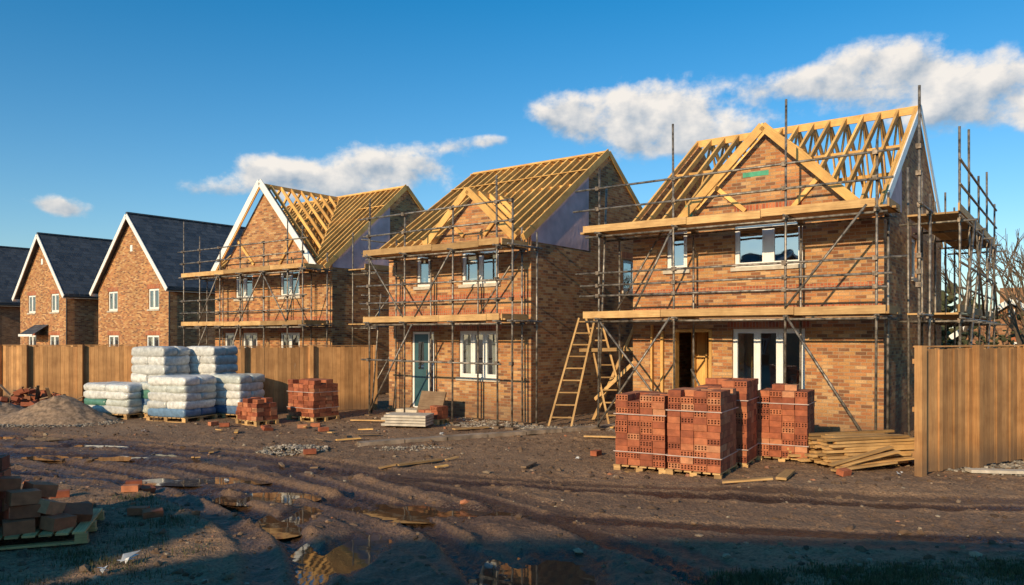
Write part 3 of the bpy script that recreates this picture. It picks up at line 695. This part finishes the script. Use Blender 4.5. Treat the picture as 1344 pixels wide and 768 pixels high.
for (x,y,rz,tl) in [(-4.75,9.7,.1,None),(-4.55,9.65,.6,(.2,0)),(-5.6,11.2,.2,None),(-5.45,11.35,1.0,(.3,.1)),(-5.9,11.9,.4,None),(-6.4,10.8,.5,None),(-3.9,14.7,.4,None),(-5.9,18.4,.7,(.2,.2)),(-5.2,18.9,.3,None),(-6.1,18.9,1.2,None),(-5.0,19.4,.1,None),(-4.5,18.2,.5,None),(5.4,12.4,.6,(.2,0)),(-7.2,19.1,.2,None),(-7.6,19.4,1,None),(2.0,13.6,.3,None),(1.6,14.5,1.0,None)]:
    brick(b,(x,y,hz(x,y)+.05),rz,.23,.13,.09,False,tl)
b.build('loose_bricks',[m_redbrick,m_hole])
b=MB()
for k in range(70):
    x=random.uniform(-15.6,-13.4); y=random.uniform(22.2,23.8); z=.1+random.random()*.55*(1-abs(x+14.6)/1.3)
    brick(b,(x,y,max(.06,z)),random.uniform(0,3),.26,.16,.12,False,(random.uniform(-.5,.5),random.uniform(-.5,.5)))
for k in range(14):
    x=random.uniform(-15.8,-13.6); y=random.uniform(22.4,23.6); b.beam((x,y,.1+random.random()*.4),(x+random.uniform(-1,1),y+random.uniform(-.5,.5),.3+random.random()*.5),.08,.03,2)
b.build('rubble_heap',[m_redbrick,m_hole,m_old])
# ------------------------------------------------------------------ sacks
def sack(b,c,sx,sy,sz,rz=0,mat=0,e1=.38,seed=0):
    nu,nv=24,9; R_=Matrix.Rotation(rz,3,'Z'); c=V(c); i0=len(b.v); r=random.random()
    sg=lambda w,m_:math.copysign(abs(w)**m_,w)
    for j in range(nv+1):
        v=-math.pi/2+math.pi*j/nv
        for i in range(nu):
            u=2*math.pi*i/nu
            p=V((sg(math.cos(v),.3)*sg(math.cos(u),e1)*sx/2,sg(math.cos(v),.3)*sg(math.sin(u),e1)*sy/2,sg(math.sin(v),.6)*sz/2))
            k=mn.noise(p*5+V((seed,r*9,0))); p*=1+.07*k; p.z+=.03*mn.noise(p*7+V((r*7,0,seed)))
            b.v.append(tuple(c+R_@p))
    for j in range(nv):
        for i in range(nu):
            k=(i+1)%nu; b.f.append((i0+j*nu+i,i0+j*nu+k,i0+(j+1)*nu+k,i0+(j+1)*nu+i)); b.uv+=[(0,0)]*4; b.m.append(mat); b.r.append(r)
def sack_pallet(loc,rot,w,d,layers,sz,mats=(0,),z0=0,top=0):
    e=empty('sack_pallet',loc,rot); 
    pallet(e,w+.05,d+.05)
    b=MB(); z=.13
    for k in range(layers):
        if k%2:
            for i in range(2): sack(b,(-w/4+i*w/2,0,z+sz/2),w/2*1.03,d*1.02,sz*1.2,random.uniform(-.03,.03),mats[k%len(mats)],.16,k)
        else:
            for j in range(2): sack(b,(0,-d/4+j*d/2,z+sz/2),w*1.02,d/2*1.05,sz*1.2,random.uniform(-.03,.03),mats[k%len(mats)],.16,k+3)
        z+=sz*.95
    b.build('sacks',[m_bagw,m_bagg,m_bagb],e,True)
    return e
A2=ANG+.25
sack_pallet((-11.1,21.6,0),A2,1.7,1.0,4,.21,(0,1,0))
sack_pallet((-8.95,20.7,0),A2,1.35,1.1,5,.22,(2,0,0,1,0))
sack_pallet((-7.75,21.5,0),A2,1.1,1.0,5,.22,(2,0,0,0,1))
sack_pallet((-10.55,22.9,0),A2,1.35,1.0,7,.27,(0,0,0))
sack_pallet((-9.3,23.6,0),A2,1.2,1.0,7,.27,(0,))
sack_pallet((-9.98,21.6,0),A2,.6,.9,4,.22,(1,2,1))
# ------------------------------------------------------------------ timber pile, planks, ladder
e=empty('timber_stack',(6.05,13.6,0),math.radians(14)); b=MB()
for k in range(9):
    for j in range(8):
        if k>6 and random.random()<.5: continue
        L=random.uniform(1.4,2.1)-k*.03; y=-.42+j*.115+random.uniform(-.015,.015); z=.10+k*.052; x=-L/2+random.uniform(-.18,.18)+.1
        a=random.uniform(-.05,.05)
        b.beam((x,y-a,z),(x+L,y+a,z+random.uniform(-.015,.03)),.1,.042)
for x in (-.6,.5): b.box(x,x+.08,-.5,.5,-.02,.075,along=True)
for k in range(5): b.beam((-.9+random.uniform(-.3,.2),-.55-random.random()*.25,.06+k*.02),(.5+random.uniform(-.2,.5),-.5-random.random()*.3,.14+k*.06),.11,.03)
b.build('timbers',[m_board],e)
def plank(p0,p1,w=.14,t=.03,mat=None,name='loose_plank'):
    z0=hz(*p0)+.05; z1=hz(*p1)+.05; b=MB(); b.beam((p0[0],p0[1],z0),(p1[0],p1[1],z1),w,t); b.build(name,[mat or m_board])
plank((-2.0,13.3),(-1.3,13.9),.12); plank((4.2,11.9),(4.6,12.6),.16,.04); plank((2.3,15.6),(3.0,16.0),.1); plank((3.2,11.6),(3.9,11.4),.12)
plank((7.6,12.7),(9.6,12.6),.2,.05,m_stone); plank((8.2,11.8),(10.8,11.6),.12,.03,m_old); plank((1.6,16.9),(2.6,16.6),.12); plank((-4.3,20.4),(-3.2,20.0),.1); plank((-1.4,18.3),(-.6,18.9),.15)
for k in range(26):
    x=random.uniform(-8,6); y=random.uniform(12.8,19); a=random.uniform(0,3.1); l=random.uniform(.15,.6)
    if 1<x<5.5 and y<15: continue
    plank((x,y),(x+l*math.cos(a),y+l*math.sin(a)),random.uniform(.04,.1),.025,random.choice([m_board,m_old,m_timber]),'timber_offcut')
b=MB()
for k in range(4): b.box(-.55+random.uniform(-.06,.06),.55,-.35,.35+random.uniform(-.05,.05),.02+k*.07,.075+k*.07)
ob=b.build('slab_stack',[m_stone]); ob.location=(-2.6,19.2,.03); ob.rotation_euler=(0,0,-.2)
brick_stack((-2.05,19.9,0),ANG,3,2,3,straps=False)
b=MB(); b.box(-.45,.45,-.02,.02,0,.8); ob=b.build('leaning_board',[m_old]); ob.location=(-2.3,20.7,.0); ob.rotation_euler=(-.35,0,ANG)
b=MB(); p0=V((-3.2,15.9,0)); p1=V((2.9,19.2,0)); n=7
for i in range(n):
    a=p0.lerp(p1,i/n); c_=p0.lerp(p1,(i+1)/n-.004); b.beam((a.x,a.y,.03+random.uniform(-.012,.012)),(c_.x,c_.y,.03+random.uniform(-.012,.012)),.26,.09)
b.build('concrete_path',[m_concrete])
def ladder(bot,top,w,dirw,n,name='wooden_ladder'):
    b=MB(); bot=V(bot);top=V(top);s=V(dirw).normalized()
    for sg in (-1,1): b.beam(bot+s*sg*w/2*1.15,top+s*sg*w/2*.85,.045,.075,up=(0,-1,.2))
    for i in range(n):
        t=(i+.7)/n; p=bot.lerp(top,t); ww=w/2*(1.15-.3*t); b.tube(p-s*ww,p+s*ww,.02,6,0)
    b.build(name,[m_board])
ladder((1.2,19.2,0),(2.0,20.4,2.75),.5,(1,-.15,0),9)
ladder((2.75,19.6,0),(2.15,20.5,2.9),.45,(1,-.15,0),9)
b=MB(); b.beam((2.2,20.2,.6),(3.4,19.3,1.9),.05,.09); b.beam((1.8,20.3,1.9),(3.3,19.4,1.95),.05,.09); b.beam((2.2,20.6,0),(3.2,19.6,2.6),.05,.09); b.build('timber_prop',[m_board])
b=MB()
for (x,y,s_) in [(-3.85,7.65,.09),(-3.95,7.35,.06),(5.6,13.0,.07),(-4.6,12.3,.05),(1.2,14.0,.06),(-1.6,17.5,.07),(6.3,12.4,.06),(-8.6,17.8,.06)]:
    z=hz(x,y)+.05
    for k in range(5):
        a=[V((x,y,z))+V((random.uniform(-1,1),random.uniform(-1,1),random.uniform(-.4,.7)))*s_ for _ in range(3)]; b.poly(a)
b.build('plastic_litter',[m_litter])
# ------------------------------------------------------------------ grass
def grass(name,n,fx,hmin,hmax):
    b=MB()
    for i in range(n):
        x,y=fx()
        b.r.append(random.random()); k=len(b.v); a=random.uniform(0,6.28); l=random.uniform(hmin,hmax); w=.005
        dx,dy=math.cos(a),math.sin(a); ln=random.uniform(0,.8)*l
        b.v+=[[x-dy*w,y+dx*w,-.01],[x+dy*w,y-dx*w,-.01],[x+dx*ln,y+dy*ln,l]]; b.f.append((k,k+1,k+2)); b.uv+=[(0,0)]*3; b.m.append(0)
    P=np.array(b.v); z,_=height(P[:,0],P[:,1]); P[:,2]+=z; b.v=P.tolist(); b.build(name,[m_grass])
def fa():
    cx,cy=random.choice(ca); return random.gauss(cx,.16),random.gauss(cy,.11)
ca=[(random.uniform(1.8,5.5),random.uniform(6.3,7.4)) for _ in range(80)]
grass('grass',20000,fa,.015,.06)
ca=[(random.uniform(-5.0,-3.0),random.uniform(7.0,9.5)) for _ in range(22)]+[(random.uniform(-6,-4.5),random.uniform(9.8,11)) for _ in range(6)]
grass('grass',3000,fa,.015,.07)
# ------------------------------------------------------------------ trees
def tree(loc,H,seed):
    random.seed(seed); e=empty('bare_tree',loc,0); b=MB()
    def br(p,d,l,r,lv):
        q=p+d*l; b.tube(p,q,r,5 if lv<2 else 3,0,r*.7,cap=False)
        if lv>=5: return
        for k in range(random.choice((2,3,3)) if lv<4 else 3):
            nd=(d+V((random.uniform(-1,1),random.uniform(-1,1),random.uniform(-.35,.75)))*.62).normalized()
            br(q if k<2 else p.lerp(q,.6),nd,l*random.uniform(.66,.86),max(r*.6,.012),lv+1)
    br(V((0,0,0)),V((random.uniform(-.08,.08),0,1)),H*.26,H*.022,0)
    b.build('branches',[m_bark],e)
for i,(x,y,H) in enumerate([(19.2,29,7.4),(21,30,7.8),(22.5,31,7.2),(24.5,33,8),(20,34,7.5),(17.3,33,6.5),(27,34,7),(18.6,27.5,6.6)]): tree((x,y,0),H,i+20)
random.seed(5)
def bushes(name,n,f,s):
    P=np.array([f() for _ in range(n)]); rocks(name,P,np.random.uniform(.5,1.4,n)*s,m_leaf,.8)
def fb():
    x=random.uniform(16,32); y=30+(x-16)*.4+random.gauss(0,1.0); return (x,y,abs(random.gauss(0,1.1))*(1+.4*math.sin(x*2)))
bushes('hedge',4000,fb,.10)
def fc():
    x=random.uniform(-160,160); t=6+2.5*math.sin(x*.13)+1.5*math.sin(x*.41); return (x,120+random.gauss(0,4),random.random()**.7*t)
bushes('distant_trees',6000,fc,.8)
# ------------------------------------------------------------------ world
EL=math.radians(20.5); SX,SY=-.545,-.838; SD=V((SX*math.cos(EL),SY*math.cos(EL),math.sin(EL)))
w=bpy.data.worlds.new('World'); scene.world=w; w.use_nodes=True; nt=w.node_tree
try:
    w.cycles.sampling_method='MANUAL'; w.cycles.sample_map_resolution=256
except Exception: pass
bg=nt.nodes['Background']
sky=nt.nodes.new('ShaderNodeTexSky'); sky.sky_type='NISHITA'; sky.sun_disc=False; sky.sun_elevation=EL; sky.sun_rotation=math.atan2(SX,SY); sky.air_density=1.0; sky.dust_density=.6; sky.ozone_density=3.0
tc=nt.nodes.new('ShaderNodeTexCoord').outputs['Generated']
s=nt.nodes.new('ShaderNodeSeparateXYZ'); nt.links.new(tc,s.inputs[0])
az=M(nt,'ARCTAN2',s.outputs[0],s.outputs[1]); el=M(nt,'ARCSINE',s.outputs[2])
def azel(px,py):
    u=(px-672)/1000; v=(440-py)/1000; az=math.atan(u); return az,math.atan(v*math.cos(az))
EPS=[(755,150,55,26,1),(830,138,75,32,1),(895,158,80,40,1),(860,185,100,24,.9),(945,172,60,22,.6),
 (1050,112,55,20,.85),(1110,100,75,30,1),(1180,98,80,36,1),(1260,122,100,40,.95),(1345,140,90,42,.9),(1200,145,110,26,.7),
 (345,224,50,22,1),(420,235,70,24,1),(505,212,60,26,1),(565,225,50,20,.9),(450,255,120,20,.8),(285,252,50,14,.8),(600,193,40,10,.6),
 (65,268,34,12,1),(92,277,32,12,.9),(640,185,35,8,.5)]
acc=None;hac=None
for (px,py,rx,ry,st) in EPS:
    a0,e0=azel(px,py); k=math.cos(a0)
    dx=M(nt,'MULTIPLY',M(nt,'SUBTRACT',az,a0),1000/(rx*k*k)); dy=M(nt,'MULTIPLY',M(nt,'SUBTRACT',el,e0),1000/(ry*k))
    r2=M(nt,'MULTIPLY_ADD',dx,dx,M(nt,'MULTIPLY',dy,dy))
    f=M(nt,'MULTIPLY',M(nt,'EXPONENT',M(nt,'MULTIPLY',r2,-1.0)),st); g_=M(nt,'MULTIPLY',f,dy)
    acc=f if acc is None else M(nt,'ADD',acc,f); hac=g_ if hac is None else M(nt,'ADD',hac,g_)
hrel=M(nt,'DIVIDE',hac,M(nt,'ADD',acc,.05))
accm=M(nt,'MINIMUM',acc,1.2)
def vec(da,de):
    cb=nt.nodes.new('ShaderNodeCombineXYZ'); nt.links.new(M(nt,'ADD',az,da),cb.inputs[0]); nt.links.new(M(nt,'MULTIPLY',M(nt,'ADD',el,de),1.35),cb.inputs[1]); return cb.outputs[0]
nA=NOISE(nt,vec(0,0),15,7,.6,'2D'); nB=NOISE(nt,vec(-.012,.014),15,3,.5,'2D')
namp=M(nt,'MULTIPLY',M(nt,'ADD',M(nt,'MULTIPLY',acc,3.0),.05),2.2)
namp=M(nt,'MINIMUM',namp,2.2)
dn=M(nt,'ADD',accm,M(nt,'MULTIPLY',M(nt,'SUBTRACT',nA,.5),namp))
dn=M(nt,'ADD',dn,M(nt,'MULTIPLY',M(nt,'MINIMUM',hrel,0),.25))
mr=nt.nodes.new('ShaderNodeMapRange'); mr.interpolation_type='SMOOTHSTEP'; mr.inputs[1].default_value=.30; mr.inputs[2].default_value=1.1; nt.links.new(dn,mr.inputs[0]); d0=mr.outputs[0]
lit=M(nt,'ADD',M(nt,'ADD',M(nt,'MULTIPLY',M(nt,'SUBTRACT',nA,nB),2.0),M(nt,'MULTIPLY',hrel,.55)),.62,clamp=True)
ccol=MIX(nt,lit,(2.2,2.8,3.5),(6.7,6.2,5.6))
hs=nt.nodes.new('ShaderNodeHueSaturation'); hs.inputs['Saturation'].default_value=1.12; nt.links.new(sky.outputs[0],hs.inputs['Color'])
up=M(nt,'MULTIPLY',el,1/math.radians(24),clamp=True)
tint=MIX(nt,up,(1.06,1.02,1.0),(.17,.88,1.05))
skc=MIX(nt,1,hs.outputs[0],tint,'MULTIPLY')
fc_=MIX(nt,M(nt,'MULTIPLY',d0,.94),skc,ccol)
nt.links.new(fc_,bg.inputs[0]); bg.inputs[1].default_value=.145
sl=bpy.data.lights.new('sun','SUN'); sl.energy=5; sl.angle=math.radians(.5); sl.color=(1,.77,.48)
so=bpy.data.objects.new('sun',sl); scene.collection.objects.link(so); so.rotation_euler=SD.to_track_quat('Z','Y').to_euler(); so.location=(-20,-20,20)
cam=bpy.data.cameras.new('camera'); cam.lens=26.8; cam.sensor_width=36; cam.clip_end=1200; cam.clip_start=.1; cam.shift_y=56/1344
co_=bpy.data.objects.new('camera',cam); scene.collection.objects.link(co_); co_.location=(0,0,2.3); co_.rotation_euler=(math.radians(90),0,0); scene.camera=co_
scene.view_settings.view_transform='Standard'; scene.view_settings.look='None'; scene.view_settings.exposure=0
